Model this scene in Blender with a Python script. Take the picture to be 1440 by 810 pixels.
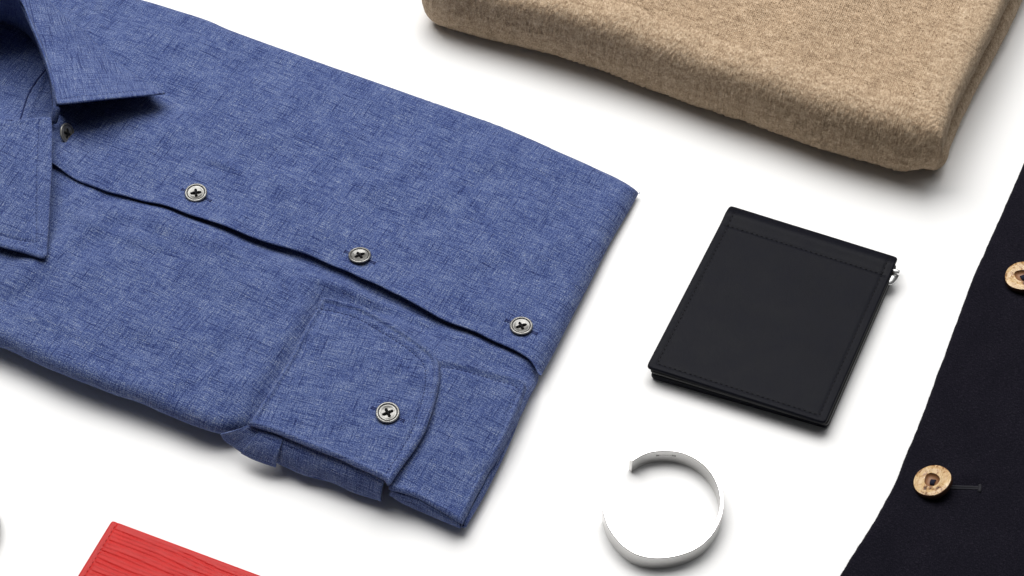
import bpy, math, random
import numpy as np
from mathutils import Vector, Matrix
from mathutils.geometry import delaunay_2d_cdt

random.seed(7)
RNG = np.random.default_rng(7)
for o in list(bpy.data.objects):
    bpy.data.objects.remove(o)
SC = bpy.context.scene
COL = SC.collection
MM = 0.001

# ------------------------------------------------------------------ camera
ELEV = math.radians(52.0)
FPX = 3000.0                      # focal length in photo pixels (1440 wide)
DIST = 1070.0                     # mm to the middle of the table
CAM = np.array([0.0, -DIST*math.cos(ELEV), DIST*math.sin(ELEV)])
FW = np.array([0.0, math.cos(ELEV), -math.sin(ELEV)])
UP = np.array([0.0, math.sin(ELEV), math.cos(ELEV)])
cam = bpy.data.cameras.new('camera')
cam.sensor_width = 36.0
cam.lens = FPX/1440*36
cam.clip_start = 0.05
cam.clip_end = 50
camo = bpy.data.objects.new('camera', cam)
COL.objects.link(camo)
camo.location = Vector(CAM*MM)
camo.rotation_euler = (math.pi/2-ELEV, 0, 0)
SC.camera = camo

# ------------------------------------------------------------------ world, lamps, exposure
w = bpy.data.worlds.new('World')
SC.world = w
w.use_nodes = True
bg = w.node_tree.nodes['Background']
bg.inputs['Color'].default_value = (0.93, 0.96, 1.0, 1)
bg.inputs['Strength'].default_value = 0.05
SC.view_settings.view_transform = 'Standard'
SC.view_settings.look = 'None'
SC.view_settings.exposure = 0.0
SC.view_settings.gamma = 1.0
SC.view_settings.use_curve_mapping = False
SC.render.resolution_x = 1024
SC.render.resolution_y = 576


def area(name, elev, az, dist, sx, sy, power, color=(1, 1, 1), aim=(0, 0, 0)):
    l = bpy.data.lights.new(name, 'AREA')
    l.shape = 'RECTANGLE'
    l.size = sx
    l.size_y = sy
    l.energy = power
    l.color = color
    o = bpy.data.objects.new(name, l)
    COL.objects.link(o)
    e, a = math.radians(elev), math.radians(az)     # azimuth 0 = from the back, positive = from the right
    d = Vector((math.sin(a)*math.cos(e), math.cos(a)*math.cos(e), math.sin(e)))
    o.location = d*dist + Vector(aim)
    o.rotation_euler = (-d).to_track_quat('-Z', 'Y').to_euler()
    return o


area('key_softbox', 65, -16, 1.7, 1.6, 1.25, 42.0, (1.0, 0.985, 0.965))
area('overhead_softbox', 76, -20, 1.9, 1.9, 1.3, 3.0, (0.97, 0.985, 1.0))

area('side_fill', 62, 60, 1.8, 1.1, 1.1, 5.0, (1.0, 1.0, 1.0))  # weak fill lamp added to lighten the right-hand sides

# ------------------------------------------------------------------ helpers
def P(px, py, z=0.0):
    """world point (mm) that the photo pixel sees on the plane at height z"""
    d = FW + (px-720)/FPX*np.array([1.0, 0, 0]) - (py-405)/FPX*UP
    t = (z-CAM[2])/d[2]
    q = CAM + t*d
    q[2] = z
    return q


def PL(pts, z=None):
    return np.array([P(p[0], p[1], (p[2] if len(p) > 2 else z)) for p in pts])


def unit(v):
    return v/np.linalg.norm(v)


def catmull(p, closed=False, n=12):
    p = np.asarray(p, float)
    N = len(p)
    out = []
    segs = N if closed else N-1
    for i in range(segs):
        a = p[(i-1) % N] if closed or i > 0 else 2*p[0]-p[1]
        b = p[i]
        c = p[(i+1) % N]
        d = p[(i+2) % N] if closed or i < N-2 else 2*p[-1]-p[-2]
        for k in range(n):
            t = k/n
            out.append(0.5*((2*b)+(c-a)*t+(2*a-5*b+4*c-d)*t*t+(3*b-a-3*c+d)*t**3))
    if not closed:
        out.append(p[-1])
    return np.array(out)


def resample(p, step, closed=True):
    p = np.asarray(p, float)
    if closed:
        p = np.vstack([p, p[:1]])
    L = np.r_[0, np.cumsum(np.linalg.norm(np.diff(p, axis=0), axis=1))]
    n = max(3, int(round(L[-1]/step)))
    s = np.linspace(0, L[-1], n+1)
    q = np.stack([np.interp(s, L, p[:, k]) for k in range(p.shape[1])], 1)
    return q[:-1] if closed else q


def smooth_closed(p, sigma, step):
    """round the corners of a closed polyline by a gaussian of sigma mm"""
    if sigma <= 0:
        return p
    k = max(1, int(3*sigma/step))
    g = np.exp(-0.5*(np.arange(-k, k+1)*step/sigma)**2)
    g /= g.sum()
    q = np.zeros_like(p)
    for j, wgt in zip(range(-k, k+1), g):
        q += wgt*np.roll(p, -j, axis=0)
    return q


def ccw(p):
    x, y = p[:, 0], p[:, 1]
    A = np.sum(x*np.roll(y, -1)-np.roll(x, -1)*y)
    return p if A > 0 else p[::-1].copy()


def outline(pts, step=1.0, sigma=0.8):
    return ccw(smooth_closed(resample(np.asarray(pts)[:, :2], step), sigma, step))


def seg_dist(Q, A, B, chunk=4000):
    """distance of the points Q to the segments A-B, and the nearest point"""
    D = B-A
    L2 = np.maximum((D**2).sum(1), 1e-12)
    dist = np.empty(len(Q))
    near = np.empty((len(Q), 2))
    for i in range(0, len(Q), chunk):
        q = Q[i:i+chunk]
        rx = q[:, None, 0]-A[None, :, 0]
        ry = q[:, None, 1]-A[None, :, 1]
        t = np.clip((rx*D[:, 0]+ry*D[:, 1])/L2, 0, 1)
        dx = rx-t*D[:, 0]
        dy = ry-t*D[:, 1]
        d2 = dx*dx+dy*dy
        j = d2.argmin(1)
        r = np.arange(len(q))
        dist[i:i+chunk] = np.sqrt(d2[r, j])
        near[i:i+chunk, 0] = q[:, 0]-dx[r, j]
        near[i:i+chunk, 1] = q[:, 1]-dy[r, j]
    return dist, near


def d_line(x, y, line):
    """distance to an open polyline"""
    l = np.asarray(line)[:, :2]
    return seg_dist(np.stack([np.ravel(x), np.ravel(y)], 1), l[:-1], l[1:])[0]


def d_closed(x, y, out):
    return seg_dist(np.stack([np.ravel(x), np.ravel(y)], 1), out, np.roll(out, -1, 0))[0]


def inside(Q, out):
    x, y = Q[:, 0], Q[:, 1]
    c = np.zeros(len(Q), bool)
    a, b = out, np.roll(out, -1, 0)
    for (x1, y1), (x2, y2) in zip(a, b):
        if y1 == y2:
            continue
        m = ((y1 > y) != (y2 > y))
        c ^= m & (x < (x2-x1)*(y-y1)/(y2-y1)+x1)
    return c


def wav(x, y, seed, lo, hi, n=10):
    """smooth random undulation, about -1..1, wavelengths lo..hi mm"""
    r = np.random.default_rng(seed)
    s = 0
    for _ in range(n):
        L = lo*(hi/lo)**r.random()
        a = r.random()*2*math.pi
        s = s+np.sin((x*math.cos(a)+y*math.sin(a))*2*math.pi/L+r.random()*7)
    return s/math.sqrt(n)*0.9


def sstep(a, b, x):
    t = np.clip((x-a)/(b-a), 0, 1)
    return t*t*(3-2*t)


def zfit(ctrl, terms=4):
    """height surface through (px, py, z) control points"""
    q = PL(ctrl)
    def basis(x, y):
        b = [np.ones_like(x), x, y, x*y, x*x, y*y]
        return np.stack(b[:terms], -1)
    c = np.linalg.lstsq(basis(q[:, 0], q[:, 1]), q[:, 2], rcond=None)[0]
    return lambda x, y: basis(np.asarray(x, float), np.asarray(y, float)) @ c


def link(name, me, mat, parent=None):
    o = bpy.data.objects.new(name, me)
    COL.objects.link(o)
    if mat:
        me.materials.append(mat)
    if parent:
        o.parent = parent
    return o


def mesh_from(name, V, F, uv=None, smooth=True):
    """V in mm; F = list of index tuples or an int array; uv per vertex in mm"""
    me = bpy.data.meshes.new(name)
    V = np.asarray(V, float)*MM
    if isinstance(F, np.ndarray):
        F = F.tolist()
    me.from_pydata(V.tolist(), [], F)
    if uv is not None:
        lay = me.uv_layers.new(name='UVMap')
        li = np.empty(len(me.loops), np.int32)
        me.loops.foreach_get('vertex_index', li)
        lay.data.foreach_set('uv', np.asarray(uv, np.float32)[li].ravel())
    if smooth:
        me.polygons.foreach_set('use_smooth', [True]*len(me.polygons))
    me.update()
    return me


def slab(name, out, zt, t, rt, mat, parent=None, step=1.6, ex=(1, 0), power=2.0, rtf=None):
    """A soft slab: 'out' seen from above, top surface zt(x,y), thickness t,
    edges rounded over rt mm.  One closed mesh with its uv in mm along ex."""
    ex = np.asarray(ex, float)[:2]
    ex = ex/np.linalg.norm(ex)
    ey = np.array([-ex[1], ex[0]])
    a, b = out, np.roll(out, -1, 0)
    tang = np.roll(out, -1, 0)-np.roll(out, 1, 0)
    tang /= np.linalg.norm(tang, axis=1)[:, None]
    nin = np.stack([-tang[:, 1], tang[:, 0]], 1)
    allp = [out]
    fr = [0.04, 0.14, 0.3, 0.55, 0.8, 1.0] if rt > 1.2*step else [0.12, 0.45, 1.0]
    for q in fr:
        r = out+nin*(q*rt)
        d = seg_dist(r, a, b)[0]
        k = (d > 0.97*q*rt) & inside(r, out)
        allp.append(r[k])
    uvo = out @ np.stack([ex, ey], 1)
    g = np.stack(np.meshgrid(np.arange(uvo[:, 0].min(), uvo[:, 0].max(), step),
                             np.arange(uvo[:, 1].min(), uvo[:, 1].max(), step)), -1).reshape(-1, 2)
    g = g+RNG.uniform(-0.12, 0.12, g.shape)*step
    g = g @ np.stack([ex, ey], 0)
    g = g[inside(g, out)]
    d = seg_dist(g, a, b)[0]
    allp.append(g[d > rt+0.45*step])
    pts = np.vstack(allp)
    n = len(out)
    res = delaunay_2d_cdt([Vector(p) for p in pts.tolist()], [], [list(range(n))], 1, 1e-4)
    xy = np.array([(v.x, v.y) for v in res[0]])
    tri = np.array([f for f in res[2] if len(f) == 3], int)
    d, near = seg_dist(xy, a, b)
    rv = rt if rtf is None else rtf(near)
    q = np.clip(d/rv, 0, 1)
    f = (1-(1-q)**power)**(1/power)
    top = zt(xy[:, 0], xy[:, 1])
    tt = t(xy[:, 0], xy[:, 1]) if callable(t) else np.full(len(xy), float(t))
    zT = top-tt/2*(1-f)
    zB = top-tt+tt/2*(1-f)
    # arc length along the rounded edge, for the texture coordinates
    qs = np.linspace(0, 1, 60)
    fs = (1-(1-qs)**power)**(1/power)
    h = float(np.mean(tt))/2
    arc = np.r_[0, np.cumsum(np.hypot(np.diff(qs)*np.mean(rv), np.diff(fs)*h))]
    A = arc[-1]-np.interp(q, qs, arc)
    nrm = near-xy
    ln = np.linalg.norm(nrm, axis=1)
    nrm = np.where(ln[:, None] > 1e-6, nrm/np.maximum(ln, 1e-6)[:, None], 0)
    edge = d < 2e-3
    if edge.any():                                   # outward normal on the outline itself
        je = ((xy[edge][:, None, :]-out[None])**2).sum(2).argmin(1)
        nrm[edge] = -nin[je]
    flatd = np.maximum(rv-d, 0)
    U1 = (xy+nrm*(A-flatd)[:, None])
    U2 = (xy+nrm*(2*arc[-1]-A-flatd)[:, None])
    R = np.stack([ex, ey], 1)
    N = len(xy)
    mapb = np.where(edge, np.arange(N), 0)
    ni = (~edge).nonzero()[0]
    mapb[ni] = N+np.arange(len(ni))
    V = np.vstack([np.c_[xy, zT], np.c_[xy[ni], zB[ni]]])
    uv = np.vstack([U1 @ R, U2[ni] @ R])
    # orientation
    p0, p1, p2 = xy[tri[:, 0]], xy[tri[:, 1]], xy[tri[:, 2]]
    s = (p1[:, 0]-p0[:, 0])*(p2[:, 1]-p0[:, 1])-(p1[:, 1]-p0[:, 1])*(p2[:, 0]-p0[:, 0])
    tri[s < 0] = tri[s < 0][:, ::-1]
    keep = np.abs(s) > 1e-7
    tri = tri[keep]
    allin = edge[tri].all(1)
    bot = mapb[tri][:, ::-1][~allin]
    me = mesh_from(name, V, np.vstack([tri, bot]), uv)
    o = link(name, me, mat, parent)
    return o


def patch(name, top, bot, mat, parent, n=40, m=10, bulge=0.0, thick=0.8, disp=None):
    """A piece of cloth hung between two rails (mm)."""
    A = resample(catmull(top), 1, False)
    B = resample(catmull(bot), 1, False)
    s = np.linspace(0, 1, n)
    def rs(C):
        L = np.r_[0, np.cumsum(np.linalg.norm(np.diff(C, axis=0), axis=1))]
        return np.stack([np.interp(s*L[-1], L, C[:, k]) for k in range(3)], 1), L[-1]
    A, la = rs(A)
    B, lb = rs(B)
    V, UV = [], []
    for j in range(m):
        t = j/(m-1)
        row = A*(1-t)+B*t
        tang = np.gradient(row, axis=0)
        nr = np.cross(tang, B-A)
        nr /= np.linalg.norm(nr, axis=1)[:, None]
        nr *= np.where(nr[:, 1:2] > 0, -1, 1)        # towards the camera side
        amt = bulge*math.sin(math.pi*t)
        row = row+nr*amt
        if disp is not None:
            row = row+nr*disp(s, t)[:, None]
        V.append(row)
        UV.append(np.stack([s*max(la, lb), np.full(n, t*np.linalg.norm(B-A, axis=1).mean())], 1))
    V = np.vstack(V)
    UV = np.vstack(UV)
    F = [(j*n+i, j*n+i+1, (j+1)*n+i+1, (j+1)*n+i) for j in range(m-1) for i in range(n-1)]
    me = mesh_from(name, V, F, UV)
    o = link(name, me, mat, parent)
    if thick:
        md = o.modifiers.new('thickness', 'SOLIDIFY')
        md.thickness = thick*MM
        md.offset = 0
    return o


def tube(pts, r, seg=8, cap=True):
    """V, F of a round tube along pts (mm); r scalar or per point"""
    p = np.asarray(pts, float)
    n = len(p)
    r = np.full(n, float(r)) if np.isscalar(r) else np.asarray(r, float)
    T = np.gradient(p, axis=0)
    T /= np.maximum(np.linalg.norm(T, axis=1), 1e-9)[:, None]
    ref = np.array([0.0, 0, 1]) if abs(T[0][2]) < 0.9 else np.array([1.0, 0, 0])
    V = []
    for i in range(n):
        a = np.cross(T[i], ref)
        a /= max(np.linalg.norm(a), 1e-9)
        b = np.cross(a, T[i])
        for k in range(seg):
            t = 2*math.pi*k/seg
            V.append(p[i]+r[i]*(math.cos(t)*a+math.sin(t)*b))
    F = [(i*seg+k, i*seg+(k+1) % seg, (i+1)*seg+(k+1) % seg, (i+1)*seg+k) for i in range(n-1) for k in range(seg)]
    if cap:
        F += [tuple(range(seg))[::-1], tuple((n-1)*seg+k for k in range(seg))]
    return V, F


def join(parts):
    V, F = [], []
    for v, f in parts:
        o = len(V)
        V += [tuple(x) for x in v]
        F += [tuple(i+o for i in q) for q in f]
    return V, F


def stitches(line, pitch, length, r, zf=None, lift=0.0, jitter=0.06):
    """short thread stitches along a polyline (mm)"""
    p = np.asarray(line, float)
    L = np.r_[0, np.cumsum(np.linalg.norm(np.diff(p[:, :2], axis=0), axis=1))]
    parts = []
    for s in np.arange(pitch*0.5, L[-1], pitch):
        s0, s1 = s-length/2, s+length/2
        q = []
        for u in (s0, (s0+s1)/2, s1):
            u = min(max(u, 0), L[-1])
            q.append([np.interp(u, L, p[:, 0])+random.uniform(-jitter, jitter), np.interp(u, L, p[:, 1])+random.uniform(-jitter, jitter)])
        q = np.array(q)
        z = zf(q[:, 0], q[:, 1]) if zf is not None else np.interp([s0, s, s1], L, p[:, 2])
        z = z+lift+np.array([-r*0.9, r*0.15, -r*0.9])
        parts.append(tube(np.c_[q, z], np.array([0.55, 1, 0.55])*r, 5))
    return join(parts)


def empty(name, loc, label, cat, group=None):
    o = bpy.data.objects.new(name, None)
    o.empty_display_size = 0.02
    COL.objects.link(o)
    o['label'] = label
    o['category'] = cat
    if group:
        o['group'] = group
    return o


# ------------------------------------------------------------------ node helper
class NT:
    def __init__(self, name):
        self.m = bpy.data.materials.new(name)
        self.m.use_nodes = True
        self.t = self.m.node_tree
        self.b = self.t.nodes['Principled BSDF']
        self.o = self.t.nodes['Material Output']

    def n(self, typ, **kw):
        x = self.t.nodes.new(typ)
        for k, v in kw.items():
            setattr(x, k, v)
        return x

    def l(self, a, b):
        self.t.links.new(a, b)

    def math(self, op, a, b=None, c=None, clamp=False):
        x = self.n('ShaderNodeMath', operation=op, use_clamp=clamp)
        for i, v in enumerate((a, b, c)):
            if v is None:
                continue
            if hasattr(v, 'node'):
                self.l(v, x.inputs[i])
            else:
                x.inputs[i].default_value = v
        return x.outputs[0]

    def uv(self):
        return self.n('ShaderNodeUVMap', uv_map='UVMap').outputs[0]

    def scale(self, vec, s, off=(0, 0, 0)):
        x = self.n('ShaderNodeMapping')
        self.l(vec, x.inputs[0])
        x.inputs['Scale'].default_value = s
        x.inputs['Location'].default_value = off
        return x.outputs[0]

    def noise(self, vec, scale=1.0, detail=2.0, rough=0.5, dist=0.0):
        x = self.n('ShaderNodeTexNoise')
        x.inputs['Scale'].default_value = scale
        x.inputs['Detail'].default_value = detail
        x.inputs['Roughness'].default_value = rough
        x.inputs['Distortion'].default_value = dist
        if vec is not None:
            self.l(vec, x.inputs['Vector'])
        return x.outputs[0]

    def ramp(self, fac, stops, interp='LINEAR'):
        x = self.n('ShaderNodeValToRGB')
        x.color_ramp.interpolation = interp
        e = x.color_ramp.elements
        while len(e) < len(stops):
            e.new(0.5)
        for k, (p, c) in enumerate(stops):
            e[k].position = p
            e[k].color = (*c, 1) if len(c) == 3 else c
        self.l(fac, x.inputs[0])
        return x.outputs[0]

    def bump(self, h, dist, strength=1.0, normal=None):
        x = self.n('ShaderNodeBump')
        x.inputs['Distance'].default_value = dist
        x.inputs['Strength'].default_value = strength
        self.l(h, x.inputs['Height'])
        if normal is not None:
            self.l(normal, x.inputs['Normal'])
        return x.outputs[0]

    def set(self, **kw):
        for k, v in kw.items():
            k = k.replace('_', ' ')
            if hasattr(v, 'node'):
                self.l(v, self.b.inputs[k])
            else:
                self.b.inputs[k].default_value = v
        return self.m


def simple(name, col, rough=0.5, metal=0.0, spec=0.5):
    k = NT(name)
    k.set(Base_Color=(*col, 1), Roughness=rough, Metallic=metal, Specular_IOR_Level=spec)
    return k.m


# ------------------------------------------------------------------ materials
def mat_chambray():
    k = NT('blue_chambray')
    uv = k.uv()
    n1 = k.noise(k.scale(uv, (0.10, 2.0, 1)), 1, 2, 0.6)           # slubs along the weft
    n2 = k.noise(k.scale(uv, (2.0, 0.13, 1), (31, 7, 0)), 1, 2, 0.6)
    n3 = k.noise(k.scale(uv, (0.05, 0.075, 1)), 1, 4, 0.6)          # cloudy dye
    n4 = k.noise(k.scale(uv, (1.5, 1.8, 1)), 1, 3, 0.95)             # single threads
    l1 = k.noise(k.scale(uv, (0.05, 1.7, 1), (3, 9, 0)), 1, 1, 0.5)   # now and then a dark thick thread
    l2 = k.noise(k.scale(uv, (1.7, 0.045, 1), (8, 1, 0)), 1, 1, 0.5)
    d1 = k.math('MULTIPLY', k.math('SUBTRACT', 0.41, l1, clamp=True), 0.6)
    d2 = k.math('MULTIPLY', k.math('SUBTRACT', 0.41, l2, clamp=True), 0.5)
    s = k.math('MULTIPLY', n1, 0.26)
    s = k.math('MULTIPLY_ADD', n2, 0.20, s)
    s = k.math('MULTIPLY_ADD', n3, 0.09, s)
    s = k.math('MULTIPLY_ADD', n4, 0.80, s)
    s = k.math('SUBTRACT', s, k.math('ADD', d1, d2))
    s = k.math('MULTIPLY_ADD', k.math('SUBTRACT', s, 0.663), 1.7, 0.474)
    col = k.ramp(s, [(0.30, (0.008, 0.015, 0.075)), (0.42, (0.029, 0.052, 0.188)),
                     (0.51, (0.070, 0.108, 0.272)), (0.61, (0.155, 0.203, 0.352)), (0.74, (0.36, 0.395, 0.48))])
    wv = k.math('MULTIPLY_ADD', n4, 0.6, k.math('ADD', k.math('MULTIPLY', n1, 0.5), k.math('MULTIPLY', n2, 0.5)))
    nb = k.bump(wv, 0.0006, 0.8)
    k.set(Base_Color=col, Roughness=0.85, Specular_IOR_Level=0.2, Normal=nb)
    k.b.inputs['Sheen Weight'].default_value = 0.08
    k.b.inputs['Sheen Roughness'].default_value = 0.5
    return k.m


def mat_knit():
    k = NT('oatmeal_knit')
    uv = k.uv()
    fib = k.noise(k.scale(uv, (3.0, 1.2, 1)), 1, 3, 0.75)
    cloud = k.noise(k.scale(uv, (0.16, 0.30, 1)), 1, 4, 0.6)
    mot = k.noise(k.scale(uv, (0.9, 0.55, 1), (5, 2, 0)), 1, 3, 0.7)
    s = k.math('MULTIPLY', fib, 0.46)
    s = k.math('MULTIPLY_ADD', cloud, 0.22, s)
    s = k.math('MULTIPLY_ADD', mot, 0.32, s)
    col = k.ramp(s, [(0.37, (0.125, 0.078, 0.045)), (0.45, (0.29, 0.200, 0.127)), (0.53, (0.51, 0.382, 0.260)), (0.62, (0.70, 0.570, 0.425))])
    k.set(Base_Color=col, Roughness=0.95, Specular_IOR_Level=0.1, Normal=k.bump(fib, 0.0004, 0.6))
    k.b.inputs['Sheen Weight'].default_value = 0.25
    k.b.inputs['Sheen Roughness'].default_value = 0.6
    k.b.inputs['Sheen Tint'].default_value = (0.9, 0.8, 0.65, 1)
    return k.m


def mat_wool():
    k = NT('navy_wool_cloth')
    uv = k.uv()
    f = k.noise(k.scale(uv, (0.9, 2.2, 1)), 1, 4, 0.75)
    c = k.noise(k.scale(uv, (0.05, 0.07, 1)), 1, 3, 0.55)
    hz = k.noise(k.scale(uv, (1.7, 0.5, 1), (3, 1, 0)), 1, 3, 0.7)
    s = k.math('ADD', k.math('MULTIPLY', f, 0.55), k.math('ADD', k.math('MULTIPLY', c, 0.10), k.math('MULTIPLY', hz, 0.35)))
    col = k.ramp(s, [(0.38, (0.0018, 0.0018, 0.0045)), (0.47, (0.0045, 0.0042, 0.0090)), (0.54, (0.0085, 0.0075, 0.0135)), (0.64, (0.024, 0.021, 0.032))])
    k.set(Base_Color=col, Roughness=0.95, Specular_IOR_Level=0.08, Normal=k.bump(k.math('ADD', f, hz), 0.0006, 0.8))
    k.b.inputs['Sheen Weight'].default_value = 0.02
    k.b.inputs['Sheen Roughness'].default_value = 0.6
    return k.m


def mat_leather(name, c0, c1, rough, bump=0.00018, spec=0.3, vary=0.22):
    k = NT(name)
    uv = k.uv()
    g = k.n('ShaderNodeTexVoronoi', feature='DISTANCE_TO_EDGE')
    g.inputs['Scale'].default_value = 1.6
    k.l(k.scale(uv, (1, 1, 1)), g.inputs['Vector'])
    n = k.noise(uv, 0.09, 4, 0.6)
    f = k.noise(uv, 2.2, 3, 0.6)
    col = k.ramp(n, [(0.3, c0), (0.7, c1)])
    r = k.math('MULTIPLY_ADD', k.math('SUBTRACT', n, 0.5), vary, k.math('MULTIPLY_ADD', f, 0.08, rough-0.04))
    h = k.math('ADD', k.math('MINIMUM', k.math('MULTIPLY', g.outputs[0], 3.0), 0.4), k.math('MULTIPLY', f, 0.5))
    k.set(Base_Color=col, Roughness=r, Specular_IOR_Level=spec, Normal=k.bump(h, bump, 0.5))
    return k.m


def mat_table():
    k = NT('white_table')
    tc = k.n('ShaderNodeTexCoord')
    n = k.noise(tc.outputs['Object'], 900, 2, 0.6)
    c = k.noise(tc.outputs['Object'], 6, 3, 0.5)
    col = k.ramp(c, [(0.3, (0.875, 0.875, 0.872)), (0.7, (0.895, 0.895, 0.893))])
    k.set(Base_Color=col, Roughness=0.6, Specular_IOR_Level=0.25, Normal=k.bump(n, 0.00005, 0.15))
    return k.m


def mat_pearl():
    k = NT('smoked_shell')
    tc = k.n('ShaderNodeTexCoord')
    n = k.noise(k.scale(tc.outputs['Object'], (90, 190, 100)), 1, 3, 0.6, 1.0)
    col = k.ramp(n, [(0.3, (0.09, 0.088, 0.082)), (0.5, (0.20, 0.197, 0.185)), (0.72, (0.38, 0.377, 0.365))])
    k.set(Base_Color=col, Roughness=0.22, Specular_IOR_Level=0.75)
    k.b.inputs['Metallic'].default_value = 0.25
    return k.m


def mat_shellwood():
    k = NT('coconut_shell_face')
    tc = k.n('ShaderNodeTexCoord')
    ob = tc.outputs['Object']
    n = k.noise(k.scale(ob, (260, 420, 300)), 1, 5, 0.65, 0.8)
    big = k.noise(k.scale(ob, (130, 200, 150), (4, 2, 1)), 1, 3, 0.6)
    s = k.math('ADD', k.math('MULTIPLY', n, 0.6), k.math('MULTIPLY', big, 0.4))
    col = k.ramp(s, [(0.38, (0.07, 0.028, 0.010)), (0.455, (0.34, 0.165, 0.055)), (0.50, (0.56, 0.36, 0.165)), (0.64, (0.70, 0.52, 0.29))])
    k.set(Base_Color=col, Roughness=0.24, Specular_IOR_Level=0.6, Normal=k.bump(n, 0.0010, 1.0))
    k.b.inputs['Coat Weight'].default_value = 0.35
    k.b.inputs['Coat Roughness'].default_value = 0.15
    return k.m


def mat_silver():
    k = NT('brushed_silver')
    tc = k.n('ShaderNodeTexCoord')
    n = k.noise(k.scale(tc.outputs['Object'], (40, 40, 1500)), 1, 3, 0.6)
    sm = k.noise(tc.outputs['Object'], 120, 3, 0.6)
    r = k.math('MULTIPLY_ADD', sm, 0.16, 0.16)
    k.set(Base_Color=(0.66, 0.652, 0.64, 1), Metallic=1.0, Roughness=r, Normal=k.bump(n, 0.00003, 0.25))
    return k.m


CLOTH = mat_chambray()
KNIT = mat_knit()
WOOL = mat_wool()
BLACK = mat_leather('black_leather', (0.0048, 0.0052, 0.0085), (0.0062, 0.0066, 0.0110), 0.42, 0.00012, 0.065, 0.22)
BLACKEDGE = mat_leather('black_edge_paint', (0.006, 0.006, 0.007), (0.009, 0.009, 0.010), 0.33, 0.00005)
RED = mat_leather('red_leather', (0.46, 0.0095, 0.0085), (0.54, 0.016, 0.013), 0.33, 0.0001, 0.18)
TABLE = mat_table()
PEARL = mat_pearl()
SHELL = mat_shellwood()
SILVER = mat_silver()
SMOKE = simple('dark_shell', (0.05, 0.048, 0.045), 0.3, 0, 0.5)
BARK = simple('coconut_shell_rim', (0.045, 0.017, 0.007), 0.5)
RECESS = simple('coconut_shell_recess', (0.22, 0.095, 0.035), 0.55)
THREAD = simple('black_thread', (0.006, 0.006, 0.007), 0.8, 0, 0.2)
NAVYTHREAD = simple('navy_thread', (0.012, 0.013, 0.03), 0.8, 0, 0.2)
BLUETHREAD = simple('blue_thread', (0.018, 0.027, 0.10), 0.8, 0, 0.2)
REDTHREAD = simple('red_thread', (0.36, 0.012, 0.012), 0.7, 0, 0.3)
CHROME = simple('chrome', (0.90, 0.90, 0.90), 0.38, 1.0)
INK = simple('tarnish_dark', (0.07, 0.068, 0.065), 0.6, 0.6)
def mat_fuzz(name, c0, c1):
    k = NT(name)
    oi = k.n('ShaderNodeTexCoord')
    n = k.noise(oi.outputs['Object'], 700, 1, 0.5)
    k.set(Base_Color=k.ramp(n, [(0.3, c0), (0.7, c1)]), Roughness=0.9, Specular_IOR_Level=0.1)
    return k.m
FUZZ = mat_fuzz('wool_fibre', (0.30, 0.21, 0.13), (0.65, 0.54, 0.40))
LINT = mat_fuzz('dark_wool_fibre', (0.006, 0.006, 0.010), (0.045, 0.043, 0.055))

# ------------------------------------------------------------------ the table
S = 1500.0
me = mesh_from('table', [(-S, -S, 0), (S, -S, 0), (S, S, 0), (-S, S, 0)], [(0, 1, 2, 3)], smooth=False)
tb = link('table', me, TABLE)
tb['kind'] = 'structure'


# ------------------------------------------------------------------ button builders
def lathe(profile, seg=48):
    V, F = [], []
    n = len(profile)
    for i, (r, z) in enumerate(profile):
        for k in range(seg):
            t = 2*math.pi*k/seg
            V.append((r*math.cos(t), r*math.sin(t), z))
    for i in range(n-1):
        for k in range(seg):
            F.append((i*seg+k, i*seg+(k+1) % seg, (i+1)*seg+(k+1) % seg, (i+1)*seg+k))
    F.append(tuple((n-1)*seg+k for k in range(seg)))
    F.append(tuple(range(seg))[::-1])
    return V, F


def shirt_button_mesh():
    R = 5.65
    prof = [(3.2, 0.0), (4.6, 0.25), (R-0.25, 0.9), (R, 1.35), (R-0.08, 1.72), (R-0.35, 1.95), (R-0.75, 2.0),
            (R-1.02, 1.92), (R-1.12, 1.45), (R-1.42, 1.42), (R-1.52, 1.72), (R-1.75, 1.74), (R-2.3, 1.55), (R-3.3, 1.34), (R-4.4, 1.28), (0.3, 1.26)]
    me = mesh_from('button', *lathe(prof))
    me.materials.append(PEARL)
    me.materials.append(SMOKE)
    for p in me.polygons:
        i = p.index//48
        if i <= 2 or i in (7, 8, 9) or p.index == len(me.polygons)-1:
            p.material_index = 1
    return me


def shirt_thread_mesh():
    parts = []
    h = 1.28
    for a in (0, 90):
        c, s = math.cos(math.radians(a)), math.sin(math.radians(a))
        q = []
        for t in np.linspace(-1, 1, 9):
            q.append((2.15*t*c, 2.15*t*s, h+0.55*(1-abs(t)**3)))
        parts.append(tube(q, 0.60, 8))
    for a in (0, 90, 180, 270):
        c, s = 2.15*math.cos(math.radians(a)), 1.75*math.sin(math.radians(a))
        parts.append(lathe([(0.15, h-0.2), (0.76, h-0.1), (0.80, h+0.14), (0.55, h+0.38), (0.1, h+0.46)], 12))
        parts[-1] = ([(x+c, y+s, z) for x, y, z in parts[-1][0]], parts[-1][1])
    return mesh_from('thread', *join(parts))


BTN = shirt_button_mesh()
THR = shirt_thread_mesh()
THR.materials.append(THREAD)


def place(o, loc, normal, spin=0.0, size=1.0):
    q = Vector(normal).normalized().to_track_quat('Z', 'Y')
    o.matrix_world = Matrix.Translation(Vector(loc)*MM) @ q.to_matrix().to_4x4() @ Matrix.Rotation(spin, 4, 'Z') @ Matrix.Scale(size, 4)


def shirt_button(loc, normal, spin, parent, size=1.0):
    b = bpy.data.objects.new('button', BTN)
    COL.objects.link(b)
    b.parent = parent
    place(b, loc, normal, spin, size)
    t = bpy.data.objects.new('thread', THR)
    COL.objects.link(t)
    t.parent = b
    return b


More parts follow.
